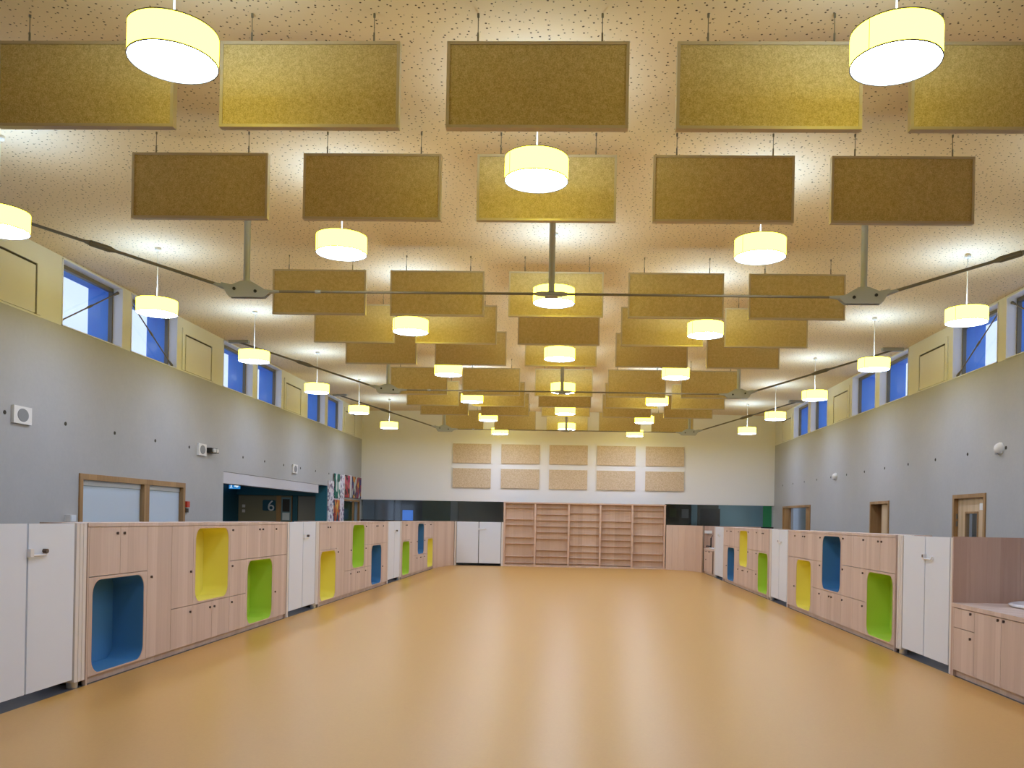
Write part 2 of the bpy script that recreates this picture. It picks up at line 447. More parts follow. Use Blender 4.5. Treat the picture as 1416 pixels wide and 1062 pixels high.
# ------------------------------------------------------------------ pendant lamps
LR, LH_ = 0.241, 0.168
lt = thing('pendant_lamp', '', 'lamp', (0, 0, 0), 'round yellow pendant lamps')
obj('shade', MB().lathe([(LR, -LH_ / 2), (LR, LH_ / 2)], 48), M['shade'], lt, fix=False)
obj('shade_seam', MB().box(-0.003, 0.003, -0.001, 0.001, -LH_ / 2 + 0.004, LH_ / 2 - 0.004), M['seam_fabric'], lt,
    loc=(-LR * 0.80, -LR * 0.6024, 0))
rm = MB()
for z in (-LH_ / 2, LH_ / 2):
    rm.lathe([(LR + 0.0025, z - 0.003), (LR + 0.0025, z + 0.003), (LR - 0.004, z + 0.003), (LR - 0.004, z - 0.003)], 48, close=True)
obj('rim', rm, M['rim'], lt)
dm = MB(); nn = 40
dm.add([(0.985 * LR * math.cos(2 * PI * i / nn), 0.985 * LR * math.sin(2 * PI * i / nn), -LH_ / 2 + 0.004) for i in range(nn)], [tuple(range(nn - 1, -1, -1))])
obj('diffuser', dm, M['diffuser'], lt, fix=False)
obj('shade_carrier', MB().lathe([(0.0, LH_ / 2 - 0.07), (LR - 0.006, LH_ / 2 - 0.07), (LR - 0.006, LH_ / 2 - 0.064), (0.0, LH_ / 2 - 0.064)], 32), M['white_plastic'], lt)
LZ = 2.61 + CAMZ
obj('cable', MB().tube((0, 0, LH_ / 2 - 0.066), (0, 0, CZ(3) - LZ - 0.006), 0.0055, 8), M['cable'], lt)
obj('ceiling_rose', MB().lathe([(0.0, CZ(3) - LZ - 0.022), (0.034, CZ(3) - LZ - 0.022), (0.038, CZ(3) - LZ + 0.01), (0.0, CZ(3) - LZ + 0.01)], 20), M['white_plastic'], lt)
ul = bpy.data.lights.new('uplight', 'AREA'); ul.shape = 'DISK'; ul.size = 0.40; ul.energy = UPW; ul.color = (0.31, 0.57, 1.0)
uo = bpy.data.objects.new('uplight', ul); C.objects.link(uo); uo.parent = lt; uo.location = (0, 0, LH_ / 2 - 0.01); uo.rotation_euler = (PI, 0, 0)
lk = kids(lt)
spots = []
for i in range(6):
    spots.append((CX - (0.043 if i == 0 else 0.0), K(0.5 + 2 * i), LZ + (0.05 if i == 0 else 0.0), 'middle lane', i))
for i in range(7):
    zz = LZ + 0.02 if i < 6 else LZ - 0.033
    yy = K(-0.5 + 2 * i) if i < 6 else 25.46
    o = 2.018 if i < 6 else 1.978
    spots.append((CX - o, yy, zz, 'lane left of the middle', i))
    spots.append((CX + o, yy, zz, 'lane right of the middle', i))
OY = [7.33, 10.69, 13.97, 17.4, 20.8, 24.2]
for i, y in enumerate(OY):
    z = (2.49 if i == 0 else 2.57) + CAMZ
    spots.append((-5.29 if i else -5.03, y, z, 'outer lane by the left wall', i))
    if i: spots.append((4.69, y, z, 'outer lane by the right wall', i - 1))
spots += [(4.69, 7.33, LZ, None, 0), (CX, K(-1.5), LZ, None, 0)]  # two lamps outside the view, added to light the foreground
EXL = ['yellow drum pendant lamp by the right wall, just outside the picture',
       'yellow drum pendant lamp added out of view above the camera in the middle lane']
first = True
for x, y, z, lane, i in spots:
    if lane: lab = 'yellow drum pendant lamp, %s from the front in the %s' % (ORD[i], lane)
    else:
        lab = EXL.pop(0)
    if first: lt.location = (x, y, z); lt['label'] = lab; first = False
    else: dup(lt, (x, y, z), lab, lk)

# ------------------------------------------------------------------ ceiling tie rods on struts
SZ = 2.405 + CAMZ
def gusset(x, y, s):
    # s: +1 the sloping rod leaves to the right, -1 to the left; 0: centre node
    mb = MB()
    if s == 0:
        mb.tube((x - 0.10, y, SZ), (x + 0.10, y, SZ), 0.028, 10)
        mb.tube((x - 0.17, y, SZ), (x - 0.10, y, SZ), 0.018, 10, 0.03); mb.tube((x + 0.10, y, SZ), (x + 0.17, y, SZ), 0.03, 10, 0.018)
        mb.box(x - 0.07, x + 0.07, y - 0.05, y + 0.05, SZ - 0.035, SZ - 0.025)
        return mb
    pts = [(-0.26, -0.02), (-0.10, 0.075), (-0.05, 0.10), (0.05, 0.10), (0.15, 0.06), (0.27, 0.085), (0.20, -0.045), (0.17, -0.075), (-0.20, -0.075)]
    pts = [(x + s * a, SZ + b) for a, b in pts]
    for d in (-0.035, 0.025):
        mb.prism(pts, lambda a, b, q: (a, q, b), y + d, y + d + 0.012)
    mb.tube((x - s * 0.20, y, SZ - 0.01), (x - s * 0.36, y, SZ - 0.003), 0.03, 8, 0.014)
    mb.tube((x + s * 0.20, y, SZ + 0.03), (x + s * 0.36, y, SZ + 0.078), 0.034, 8, 0.016)
    return mb
for bi, k in enumerate((2, 6, 10)):
    y = K(k)
    t = thing('ceiling_tie', 'grey steel tie rod with three hanging struts under the ceiling, %s from the front' % ORD[bi], 'tie rod', (0, y, 0), 'ceiling tie rods')
    xs3 = (CX - 3.288, CX, CX + 3.288)
    L = lambda mb: mb
    for j, x in enumerate(xs3):
        obj('strut', MB().tube((x, 0, SZ + 0.02), (x, 0, CZ(x) + 0.0), 0.034, 14), M['steel'], t)
        obj('strut_cap', MB().tube((x, 0, CZ(x) - 0.02), (x, 0, CZ(x) + 0.001), 0.075, 16), M['steel'], t)
        g = gusset(x, 0, (-1, 0, 1)[j])
        go = obj('gusset', g, M['steel'], t)
        if j != 1:
            s = (-1, 0, 1)[j]; bl = MB()
            for a, b in ((-0.11, -0.01), (0.12, 0.015)):
                bl.tube((x + s * a, -0.045, SZ + b), (x + s * a, 0.045, SZ + b), 0.017, 10)
            obj('bolt', bl, M['black'], go)
    obj('rod', MB().tube((xs3[0] + 0.3, 0, SZ - 0.003), (xs3[1] - 0.15, 0, SZ), 0.014, 8), M['rod'], t)
    obj('rod', MB().tube((xs3[1] + 0.15, 0, SZ), (xs3[2] - 0.3, 0, SZ - 0.003), 0.014, 8), M['rod'], t)
    obj('coupler', MB().tube((xs3[0] + 0.75, 0, SZ - 0.002), (xs3[0] + 0.81, 0, SZ - 0.002), 0.02, 8), M['steel'], t)
    for s, xa, xw in ((-1, xs3[0], WL + 0.25), (1, xs3[2], WR - 0.25)):
        p0 = Vector((xa + s * 0.33, 0, SZ + 0.07)); p1 = Vector((xw, 0, 4.69))
        obj('sloping_rod', MB().tube(p0, p1, 0.017, 8), M['rod'], t)
        d = (p1 - p0).normalized(); up = Vector((0, 0, 1)); m0 = p0 + d * (1.22 if s < 0 else 1.12)
        tb = MB(); o = d.cross(Vector((0, 1, 0))).normalized()
        for q in (-1, 1): tb.tube(m0 + o * 0.022 * q, m0 + d * 0.24 + o * 0.022 * q, 0.012, 6)
        tb.tube(m0 - d * 0.06, m0 + d * 0.01, 0.018, 8, 0.032); tb.tube(m0 + d * 0.23, m0 + d * 0.30, 0.032, 8, 0.018)
        obj('turnbuckle', tb, M['rod'], t)
        obj('wall_plate', MB().box(xw - 0.19, xw + 0.19, -0.05, 0.05, 4.675, 4.732), M['steel'], t)
# diagonal wind bracing in the first window bay of each side
for X, s, side in ((WL, 1, 'left'), (WR, -1, 'right')):
    xx = X - s * 0.06
    b = 11.02
    t = thing('wind_brace', 'pair of thin steel bracing rods crossing the first %s clerestory windows' % side, 'brace', (xx, b, WTOP), 'window bracing rods')
    for i, (a, c) in enumerate((((0.03, 0.05), (1.47, 0.80)), ((1.77, 0.80), (3.2, 0.05)))):
        pa, pc = Vector((0, a[0], a[1])), Vector((0, c[0], c[1]))
        obj('rod', MB().tube(pa, pc, 0.010, 8), M['rod'], t)
        mid = (pa + pc) / 2; d = (pc - pa).normalized()
        mb = MB().tube(pa - d * 0.0, pa + d * 0.10, 0.024, 8, 0.016); mb.tube(pc - d * 0.10, pc, 0.016, 8, 0.024); mb.tube(mid - d * 0.05, mid + d * 0.05, 0.017, 8)
        obj('rod_fitting', mb, M['rod'], t)

# ------------------------------------------------------------------ play cabinets with niches
def rrect(a0, a1, b0, b1, r, n=6):
    pts = []
    for ca, cb, t0 in ((a1 - r, b1 - r, 0), (a0 + r, b1 - r, PI / 2), (a0 + r, b0 + r, PI), (a1 - r, b0 + r, 1.5 * PI)):
        for i in range(n + 1):
            t = t0 + PI / 2 * i / n; pts.append((ca + r * math.cos(t), cb + r * math.sin(t)))
    return pts
def holed_panel(fn, a0, a1, b0, b1, inner, d0, d1):
    """rectangular board with a rounded hole"""
    n = len(inner); ca, cb = (a0 + a1) / 2, (b0 + b1) / 2
    outer = []
    q = n // 4
    cor = [(a1, b1), (a0, b1), (a0, b0), (a1, b0)]
    for j in range(4):
        for i in range(q):
            c = cor[j]; p = inner[j * q + i]; half = q // 2
            if i == half: outer.append(c)
            elif i < half: outer.append((c[0], p[1]) if j in (0, 2) else (p[0], c[1]))
            else: outer.append((p[0], c[1]) if j in (0, 2) else (c[0], p[1]))
    mb = MB()
    V = [fn(*p, d0) for p in inner] + [fn(*p, d0) for p in outer] + [fn(*p, d1) for p in inner] + [fn(*p, d1) for p in outer]
    F = []
    for i in range(n):
        k = (i + 1) % n
        F += [(i, k, n + k, n + i), (2 * n + i, 3 * n + i, 3 * n + k, 2 * n + k), (i, 2 * n + i, 2 * n + k, k), (n + i, n + k, 3 * n + k, 3 * n + i)]
    return mb.add(V, F)
DEPTH = 0.40
knob_m = {}
def knob_mesh(s):
    if s not in knob_m:
        mb = MB().tube((0, 0, 0), (-s * 0.010, 0, 0), 0.012, 12); mb.box(-s * 0.010, -s * 0.016, -0.0045, 0.0045, -0.012, 0.012)
        me = mb.mesh('knob'); me.materials.append(M['knob']); knob_m[s] = me
    return knob_m[s]
def door(parent, s, u0, u1, z0, z1, knobs=(), m=None, name='door'):
    g = 0.003
    d = obj(name, MB().box(0, s * 0.019, u0 + g, u1 - g, z0 + g, z1 - g), m or M['wood'], parent)
    for ku, kz in knobs:
        o = bpy.data.objects.new('knob', knob_mesh(s)); C.objects.link(o); o.parent = d; o.location = (0, ku, kz)
    return d
def niche(parent, s, u0, u1, z0, z1, col, hz0, hz1):
    inner = rrect(u0 + 0.055, u1 - 0.055, hz0, hz1, 0.125, 7)
    fn = lambda a, b, d: (s * d, a, b)
    g = 0.003
    pnl = obj('niche_panel', holed_panel(fn, u0 + g, u1 - g, z0 + g, z1 - g, inner, 0.0, 0.019), M['wood'], parent)
    n = len(inner)
    e = 0.004
    ins = rrect(u0 + 0.055 + e, u1 - 0.055 - e, hz0 + e, hz1 - e, 0.121, 7)
    V = [fn(*p, 0.004) for p in ins] + [fn(*p, 0.29) for p in ins]
    mb = MB().add(V, [(i, (i + 1) % n, n + (i + 1) % n, n + i) for i in range(n)], True)
    mb.add([fn(*p, 0.29) for p in ins], [tuple(range(n))])
    V = [fn(*p, 0.004) for p in ins] + [fn(*p, 0.004) for p in inner]
    mb.add(V, [(i, (i + 1) % n, n + (i + 1) % n, n + i) for i in range(n)])
    obj('niche_lining', mb, M[col], pnl, fix=False)
    # pale cut edge of the opening
    V = [fn(*p, -0.0015) for p in inner] + [fn(*p, -0.0015) for p in rrect(u0 + 0.045, u1 - 0.045, hz0 - 0.01, hz1 + 0.01, 0.135, 7)]
    obj('edge_band', MB().add(V, [(i, (i + 1) % n, n + (i + 1) % n, n + i) for i in range(n)]), M['edge'], pnl, fix=False)
R0, R1, R2, R3 = 0.06, 0.47, 0.885, 1.302
def play_cabinet(s, X, ys, m, cols, label, ncol=10, end=None):
    """s=-1: left run (depth towards -x)"""
    t = thing('storage_cabinet', label, 'cabinet', (X, ys, 0), 'low beech storage cabinets')
    e = lambda k: 0.022 + m * k
    L = e(ncol) + 0.022
    b = MB().box(s * 0.03, s * DEPTH, 0.0, L, 0.0, R0)                   # plinth
    b.box(s * (DEPTH - 0.012), s * DEPTH, 0, L, R0, R3)                # back
    b.box(0.0, s * DEPTH, 0, 0.020, 0, R3); b.box(0.0, s * DEPTH, L - 0.020, L, 0, R3)
    b.box(s * 0.03, s * DEPTH, 0, L, R0, R0 + 0.001)
    obj('carcass', b, M['wood'], t)
    obj('top_board', MB().box(-s * 0.006, s * (DEPTH + 0.005), -0.004, L + 0.004, R3, CTOP), M['wood'], t)
    D = lambda a, c, z0, z1, kn: door(t, s, e(a), e(c), z0, z1, kn)
    k = 0.058
    niche(t, s, e(0), e(2), R0, R2, cols[0], 0.078, 0.858)
    D(0, 1, R2, R3, [(e(1) - k, 1.243)]); D(1, 2, R2, R3, [(e(1) + k, 1.243)])
    if s < 0:
        D(2, 3, R0, R3, [(e(2) + 0.075, 0.822)])
        D(3, 4, R1, R3, [(e(4) - k, 0.822)]); D(3, 4, R0, R1, [(e(4) - k, 0.403)])
    else:
        for z0, z1, kz in ((R2, R3, 1.25), (R1, R2, 0.827), (R0, R1, 0.408)):
            D(2, 3, z0, z1, [(e(2) + 0.1, kz)]); D(3, 4, z0, z1, [(e(4) - k, kz)])
    niche(t, s, e(4), e(6), R1, R3, cols[1], 0.492, 1.272)
    D(4, 5, R0, R1, [(e(5) - k, 0.403)]); D(5, 6, R0, R1, [(e(5) + k, 0.403)])
    for z0, z1, kz in ((R2, R3, 1.241), (R1, R2, 0.824), (R0, R1, 0.402)): D(6, 7, z0, z1, [(e(6) + k, kz)])
    niche(t, s, e(7), e(9), R0, R2, cols[2], 0.078, 0.858)
    D(7, 8, R2, R3, [(e(8) - k, 1.241)]); D(8, 9, R2, R3, [(e(8) + k, 1.241)])
    if ncol > 9:
        D(9, 10, R2, R3, [(e(9) + k, 1.24)]); D(9, 10, R0, R2, [(e(9) + k, 0.404)])
    return L
play_cabinet(-1, XL, 6.993, 0.4865, ('blue', 'yellow', 'green'), 'long beech storage cabinet in the left row, nearest, with lower blue niche')
play_cabinet(-1, XL, 13.425, 0.4865, ('yellow', 'green', 'blue'), 'long beech storage cabinet in the left row, between two white gates')
play_cabinet(-1, XL, 19.86, 0.4865, ('green', 'blue', 'yellow'), 'long beech storage cabinet farthest along the left row', ncol=9)
play_cabinet(1, XR, 10.05, 0.4985, ('green', 'blue', 'yellow'), 'long beech storage cabinet in the right row, nearest, with upper blue niche')
play_cabinet(1, XR, 16.585, 0.4985, ('green', 'yellow', 'blue'), 'long beech storage cabinet farther along the right row, with upper yellow niche')

# ------------------------------------------------------------------ white gates between the cabinets
def gate(loc, along, s, w, post_side, label):
    """along 'y': a gate in a side run, leaves start at loc; 'x': a gate facing the camera"""
    t = thing('double_gate', label, 'gate', loc, 'white double gates')
    if along == 'y': F = lambda u, d, z: (s * d, u, z)
    else: F = lambda u, d, z: (u, d, z)
    def B(mb, u0, u1, d0, d1, z0, z1):
        p, q = F(u0, d0, z0), F(u1, d1, z1); return mb.box(p[0], q[0], p[1], q[1], p[2], q[2])
    hw = w / 2
    for i in range(2):
        lf = obj('gate_leaf', B(MB(), i * hw + 0.010, (i + 1) * hw - 0.011, 0.008, 0.046, 0.078, CTOP - 0.003), M['white_lam'], t)
    q = 1 if s < 0 or along == 'x' else -1          # the latch bar points towards the far leaf on the left, the near leaf on the right
    hu = hw + q * 0.02
    mb = B(MB(), hu - q * 0.03, hu + q * 0.01, -0.022, 0.008, 1.085, 1.145)
    mb.tube(F(hu, -0.012, 1.095), F(hu + q * 0.17, -0.012, 1.095), 0.008, 8)
    mb.tube(F(hu + q * 0.17, -0.012, 1.095), F(hu + q * 0.20, -0.006, 1.125), 0.008, 8)
    obj('latch_handle', mb, M['white_plastic'], t)
    lu = hu + 0.17 if q > 0 else hu + 0.02
    obj('lock', MB().tube(F(lu, 0.008, 1.125), F(lu, -0.024, 1.125), 0.017, 12), M['knob'] if along == 'y' else M['white_plastic'], t)
    # grooved post with a metal foot
    if post_side is not None:
        u0 = w + 0.012 if post_side > 0 else -0.158
        mb = B(MB(), u0, u0 + 0.146, 0.004, 0.13, 0.05, CTOP)
        for q in (0.045, 0.095): B(mb, u0 + q, u0 + q + 0.026, 0.000, 0.006, 0.05, CTOP - 0.002)
        obj('post', mb, M['post'], t)
        c = F(u0 + 0.05, 0.05, 0)
        obj('foot', MB().tube((c[0], c[1], 0), (c[0], c[1], 0.052), 0.042, 18), M['chrome'], t)
        e0 = -0.07 if post_side > 0 else w + 0.0
        obj('jamb', B(MB(), e0 + 0.005, e0 + 0.062, 0.01, 0.10, 0.0, CTOP - 0.002), M['post'], t)
    return t
gate((XL, 5.62, 0), 'y', -1, 1.205, 1, 'white double gate with post, nearest in the left row')
gate((XL, 12.03, 0), 'y', -1, 1.225, 1, 'white double gate with post, second along the left row')
gate((XL, 18.46, 0), 'y', -1, 1.225, 1, 'white double gate with post, farthest along the left row')
gate((XR, 8.63, 0), 'y', 1, 1.215, 1, 'white double gate beside the sink counter, nearest in the right row')
gate((XR, 15.17, 0), 'y', 1, 1.215, 1, 'white double gate with post, second along the right row')
gate((XR, 21.72, 0), 'y', 1, 1.22, 1, 'white double gate farthest along the right row')

# far gate faces the camera, left of the open shelves
YF = 26.25
t = gate((-3.62, YF, 0), 'x', 1, 1.36, None, 'white double gate in the far wall, left of the open shelves')
obj('post', MB().box(-0.06, -0.005, 0.0, 0.1, 0, CTOP), M['post'], t); obj('post', MB().box(1.365, 1.42, 0.0, 0.1, 0, CTOP), M['post'], t)

struct('trim_12', MB().box(-3.62, -2.26, YF + 0.012, YW, 0.0, 0.004), M['floor_dark'])
# angled beech end panels linking the rows to the far wall
def upright_panel(name, pts, z1, label):
    """pts: plan polyline, 4 cm thick, split in planks"""
    t = thing(name, label, 'panel', (pts[0][0], pts[0][1], 0))
    px, py = pts[0]
    for (a, b) in zip(pts[:-1], pts[1:]):
        a, b = Vector((a[0] - px, a[1] - py)), Vector((b[0] - px, b[1] - py)); d = (b - a)
        L = d.length; nrm = Vector((-d.y, d.x)).normalized()
        if nrm.y < 0: nrm = -nrm
        d.normalize(); n = max(1, round(L / 0.2))
        for i in range(n):
            p, q = a + d * (L * i / n + 0.001), a + d * (L * (i + 1) / n - 0.001)
            o = 0.04
            vs = [(p.x, p.y), (q.x, q.y), (q.x + nrm.x * o, q.y + nrm.y * o), (p.x + nrm.x * o, p.y + nrm.y * o)]
            obj('plank', MB().prism(vs, lambda a, b, q: (a, b, q), 0, z1), M['wood_dark'], t)
    return t
upright_panel('end_panel', [(XL, 24.30), (-3.94, 25.0), (-3.83, 25.7), (-3.69, YF + 0.02)], CTOP, 'curved beech end panel closing the left cabinet row towards the far gate')
upright_panel('end_panel', [(2.72, 26.25), (3.25, 26.0), (3.5, 25.5), (3.62, 25.0)], CTOP + 0.01, 'curved beech end panel right of the open shelves')

# ------------------------------------------------------------------ open shelf wall
t = thing('shelf_unit', 'tall open beech shelf unit of five bays at the far wall', 'shelf', (-2.2, 26.28, 0))
SW = 4.91; UX = [0.0, 0.965, 1.985, 2.94, 3.905, SW]
SD = 0.12; SH = 1.955
for i, u in enumerate(UX):
    x0 = min(max(u - 0.03, 0), SW - 0.06)
    obj('upright', MB().box(x0, x0 + 0.055, 0, SD, 0.05, SH - 0.04), M['edge'], t)
obj('top_board', MB().box(0, SW, -0.01, SD, SH - 0.04, SH), M['edge'], t)
obj('plinth', MB().box(0, SW, 0.0, SD, 0, 0.05), M['wood_dark'], t)
obj('back_panel', MB().box(0, SW, SD, SD + 0.02, 0, SH), M['shelf_back'], t)
yz = lambda y: (720.2 - y) * 26.4 / 1200 + 1.43
bays = [[703.8, 720, 727.7, 744.7, 753.5, 771, 779.6], [703.5, 712.5, 720.5, 729, 737, 746, 762, 770.5, 780],
        [710, 720.5, 729, 739, 755, 763.5, 772, 780], [704.5, 720.5, 729, 738, 746.5, 755, 764, 772.5, 781], [704.5, 714, 721.5, 739, 748, 764.5, 774, 782]]
for i, ys in enumerate(bays):
    for y in ys:
        z = yz(y) - 0.01 + (0.0)
        if z < 0.06: continue
        obj('shelf_board', MB().box(UX[i] + 0.03, UX[i + 1] - 0.03, 0.05, SD, z, z + 0.016), M['wood_dark'], t)

# ------------------------------------------------------------------ sink counters in the right row
def sink_unit(y1, y0, label, near):
    """occupies y0..y1 (y1 far end), front at XR"""
    L = y1 - y0; s = 1
    t = thing('sink_cabinet', label, 'cabinet', (XR, y0, 0), 'low sink cabinets')
    D = 1.15
    b = MB().box(0.03, D, 0, L, 0, 0.06).box(D - 0.02, D, 0, L, 0.06, 0.66).box(0.0, D, 0, 0.02, 0, 0.66).box(0.0, D, L - 0.03, L, 0, 0.66)
    obj('carcass', b, M['wood'], t)
    obj('worktop', MB().box(-0.008, D, 0, L, 0.664, 0.703), M['wood'], t)
    a = L - 0.03
    door(t, 1, a - 0.43, a, 0.47, 0.66, [(a - 0.36, 0.63)], name='drawer')
    door(t, 1, a - 0.43, a, 0.06, 0.47, [(a - 0.36, 0.40)])
    u = a - 0.43; i = 0
    while u - 0.5 > 0.0:
        door(t, 1, u - 0.5, u, 0.06, 0.66, [((u - 0.45) if i % 2 == 0 else (u - 0.05), 0.635)]); u -= 0.5; i += 1
    # end panel (upstand) of vertical boards facing the room
    n = 10
    e = thing('end_panel', 'tall panel of vertical beech boards at the end of the %s sink worktop' % ('near right' if near else 'far right'), 'panel', (XR, y1 + 0.001, 0))
    for i in range(n):
        obj('board', MB().box(i * 0.16 + 0.0005, (i + 1) * 0.16 - 0.0005, 0, 0.03, 0, CTOP + 0.008), M['wood_upstand'], e)
    return t
sink_unit(8.53, 5.4, 'low beech sink cabinet with worktop, nearest on the right side', True)
sink_unit(24.86, 23.14, 'low beech sink cabinet at the far end of the right row', False)
def basin(loc, label):
    mb = MB().lathe([(0.38, 0.0), (0.405, 0.014), (0.41, 0.026), (0.38, 0.036), (0.31, 0.012), (0.25, 0.008), (0.05, 0.006), (0.0, 0.006)], 40)
    o = obj('wash_basin', mb, M['ceramic'], loc=loc, fix=False); tag(o, label, 'basin', 'white wash basins')
    return o
basin((XR + 0.75, 8.06, 0.704), 'round white wash basin on the near right worktop')
basin((XR + 0.45, 24.25, 0.704), 'round white wash basin on the far right worktop, mostly hidden')
def tap(loc):
    t = thing('tap', 'black tap on the far right worktop beside the white gate', 'tap', loc)
    mb = MB().tube((0, 0, 0), (0, 0, 0.30), 0.02, 10); mb.tube((0, 0, 0.06), (-0.13, 0, 0.07), 0.016, 10); mb.tube((-0.13, 0, 0.07), (-0.13, 0, 0.04), 0.014, 10)
    mb.lathe([(0.0, 0.0), (0.035, 0.0), (0.03, 0.02), (0.0, 0.02)], 16)
    obj('spout', mb, M['black'], t); obj('lever', MB().tube((0, 0, 0.30), (0.05, 0.04, 0.37), 0.010, 8), M['black'], t)
tap((XR + 0.17, 24.72, 0.704))
t = thing('dispenser', 'small white soap dispenser on the far right end panel', 'dispenser', (XR + 0.1, 24.858, 1.13))
obj('body', MB().box(-0.10, 0.10, -0.10, 0, 0, 0.08), M['white_plastic'], t)
obj('nozzle', MB().tube((0, -0.06, 0), (0, -0.06, -0.03), 0.02, 10), M['grille'], t)

# ------------------------------------------------------------------ fibre panels on the far wall
fpm = MB().box(0, 1.18, -0.045, 0, 0, 0.595).mesh('wall_panel'); fpm.materials.append(M['fibre_pale'])
for r, z in enumerate((3.145, 2.382)):
    for j, x in enumerate((-3.84, -2.345, -0.858, 0.614, 2.104)):
        o = bpy.data.objects.new('wall_panel', fpm); C.objects.link(o)
        o.location = (x, YW, z - (0.0))
        tag(o, 'speckled tan fibre panel on the far white wall, %s of the %s row' % (COLS[j], ('upper', 'lower')[r]), 'acoustic panel', 'far wall acoustic panels')

# ------------------------------------------------------------------ framed openings in the side walls
def frame_box(fn, a0, a1, b0, b1, w, d0, d1, bottom=False):
    mb = MB()
    qs = [(a0, a0 + w, b0, b1), (a1 - w, a1, b0, b1), (a0 + w, a1 - w, b1 - w, b1)]
    if bottom: qs.append((a0 + w, a1 - w, b0, b0 + w))
    for q in qs:
        p, r = fn(q[0], q[2], d0), fn(q[1], q[3], d1); mb.box(p[0], r[0], p[1], r[1], p[2], r[2])
    return mb
def fbox(fn, a0, a1, b0, b1, d0, d1):
    p, r = fn(a0, b0, d0), fn(a1, b1, d1); return MB().box(p[0], r[0], p[1], r[1], p[2], r[2])
fl = lambda a, b, d: (WL - d, a, b)
fr_ = lambda a, b, d: (WR + d, a, b)
w = struct('window_20', frame_box(fl, 11.48, 14.64, 0.9, 1.94, 0.08, -0.02, 0.14, True), M['oak'])
obj('mullion', fbox(fl, 13.24, 13.40, 0.98, 1.86, -0.015, 0.13), M['oak'], w)
obj('pane', fbox(fl, 11.56, 13.24, 0.98, 1.86, 0.03, 0.036), M['glass'], w)
obj('pane', fbox(fl, 13.40, 14.56, 0.98, 1.86, 0.03, 0.036), M['glass'], w)
for a0, a1 in ((11.56, 13.24), (13.40, 14.56)):
    n = 1
    bl = MB()
    for i in range(n):
        z0 = 0.98 + 0.80 * i / n
        p, r = fl(a0 + 0.005, z0 + 0.002, 0.055), fl(a1 - 0.005, z0 + 0.80 / n - 0.002, 0.067); bl.box(p[0], r[0], p[1], r[1], p[2], r[2])
    obj('blind', bl, M['blind'], w)
    obj('blind_cassette', fbox(fl, a0 + 0.003, a1 - 0.003, 1.785, 1.86, 0.045, 0.10), M['white_plastic'], w)
w = struct('window_21', frame_box(fl, 24.78, 26.66, 0.9, 1.92, 0.05, -0.01, 0.05, True), M['oak'])
obj('mullion', fbox(fl, 25.92, 25.98, 0.95, 1.87, -0.008, 0.04), M['oak'], w)
obj('pane', fbox(fl, 24.84, 25.92, 0.96, 1.86, 0.06, 0.066), M['glass_dark'], w)
obj('pane', fbox(fl, 26.0, 26.60, 0.96, 1.86, 0.06, 0.066), M['glass_dark'], w)
obj('blind', fbox(fl, 24.84, 26.6, 0.96, 1.86, 0.135, 0.15), M['dark_green'], w)
# right-hand doors
d = struct('door_1', frame_box(fr_, 13.03, 14.14, 0, 1.95, 0.06, -0.02, 0.16), M['oak'])
leaf = MB(); wall_cells(leaf, fr_, 13.09, 14.08, 0.01, 1.89, [(13.40, 13.80, 1.0, 1.66)], 0.05, 0.09)
lf = obj('door_leaf', leaf, M['door_wood'], d)
obj('vision_pane', fbox(fr_, 13.40, 13.80, 1.0, 1.66, 0.066, 0.072), M['glass_dark'], lf)
obj('glazing_bead', frame_box(fr_, 13.38, 13.82, 0.98, 1.68, 0.03, 0.04, 0.10, True), M['oak'], lf)
obj('closer', fbox(fr_, 13.14, 13.24, 1.70, 1.80, 0.0, 0.05), M['white_plastic'], d)
hg = MB()
for z in (1.45, 1.57): hg.tube(fr_(14.085, z, 0.03), fr_(14.085, z + 0.08, 0.03), 0.018, 8)
obj('hinge', hg, M['rod'], d)
d = struct('door_2', frame_box(fr_, 17.0, 18.07, 0, 1.925, 0.055, -0.02, 0.30), M['oak'])
obj('door_leaf', fbox(fr_, 17.06, 17.56, 0.01, 1.865, 0.05, 0.09), M['door_wood'], d)
obj('side_leaf', fbox(fr_, 17.56, 18.01, 0.01, 1.865, 0.26, 0.30), M['oak'], d)
w = struct('door_3', frame_box(fr_, 22.64, 25.62, 0, 1.95, 0.06, -0.02, 0.12), M['oak'])
obj('door_leaf', fbox(fr_, 22.70, 23.16, 0.01, 1.89, 0.02, 0.07), M['oak'], w)
obj('side_leaf', fbox(fr_, 24.95, 25.56, 0.01, 1.89, 0.02, 0.07), M['oak'], w)
obj('pane', fbox(fr_, 23.16, 24.95, 0.02, 1.88, 0.04, 0.046), M['glass'], w)
struct('wall_beyond', MB().box(WR + 1.5, WR + 1.6, 21.5, 33.0, 0, 2.6), M['grey'])
struct('wall_beyond', MB().box(WR + 1.5, WR + 1.6, 12.0, 19.0, 0, 2.6), M['olive'])

# roller shutter housing over the left opening
t = thing('shutter_box', 'long pale grey roller shutter housing over the left opening', 'shutter', (WL - 0.01, 16.28, 2.014), None)
obj('housing', MB().box(-0.24, 0.0, 0.0, 6.1, 0.0, 0.216), M['shutter'], t)
obj('guide_slot', MB().box(-0.20, -0.04, 0.05, 6.05, -0.006, 0.0), M['grille'], t)
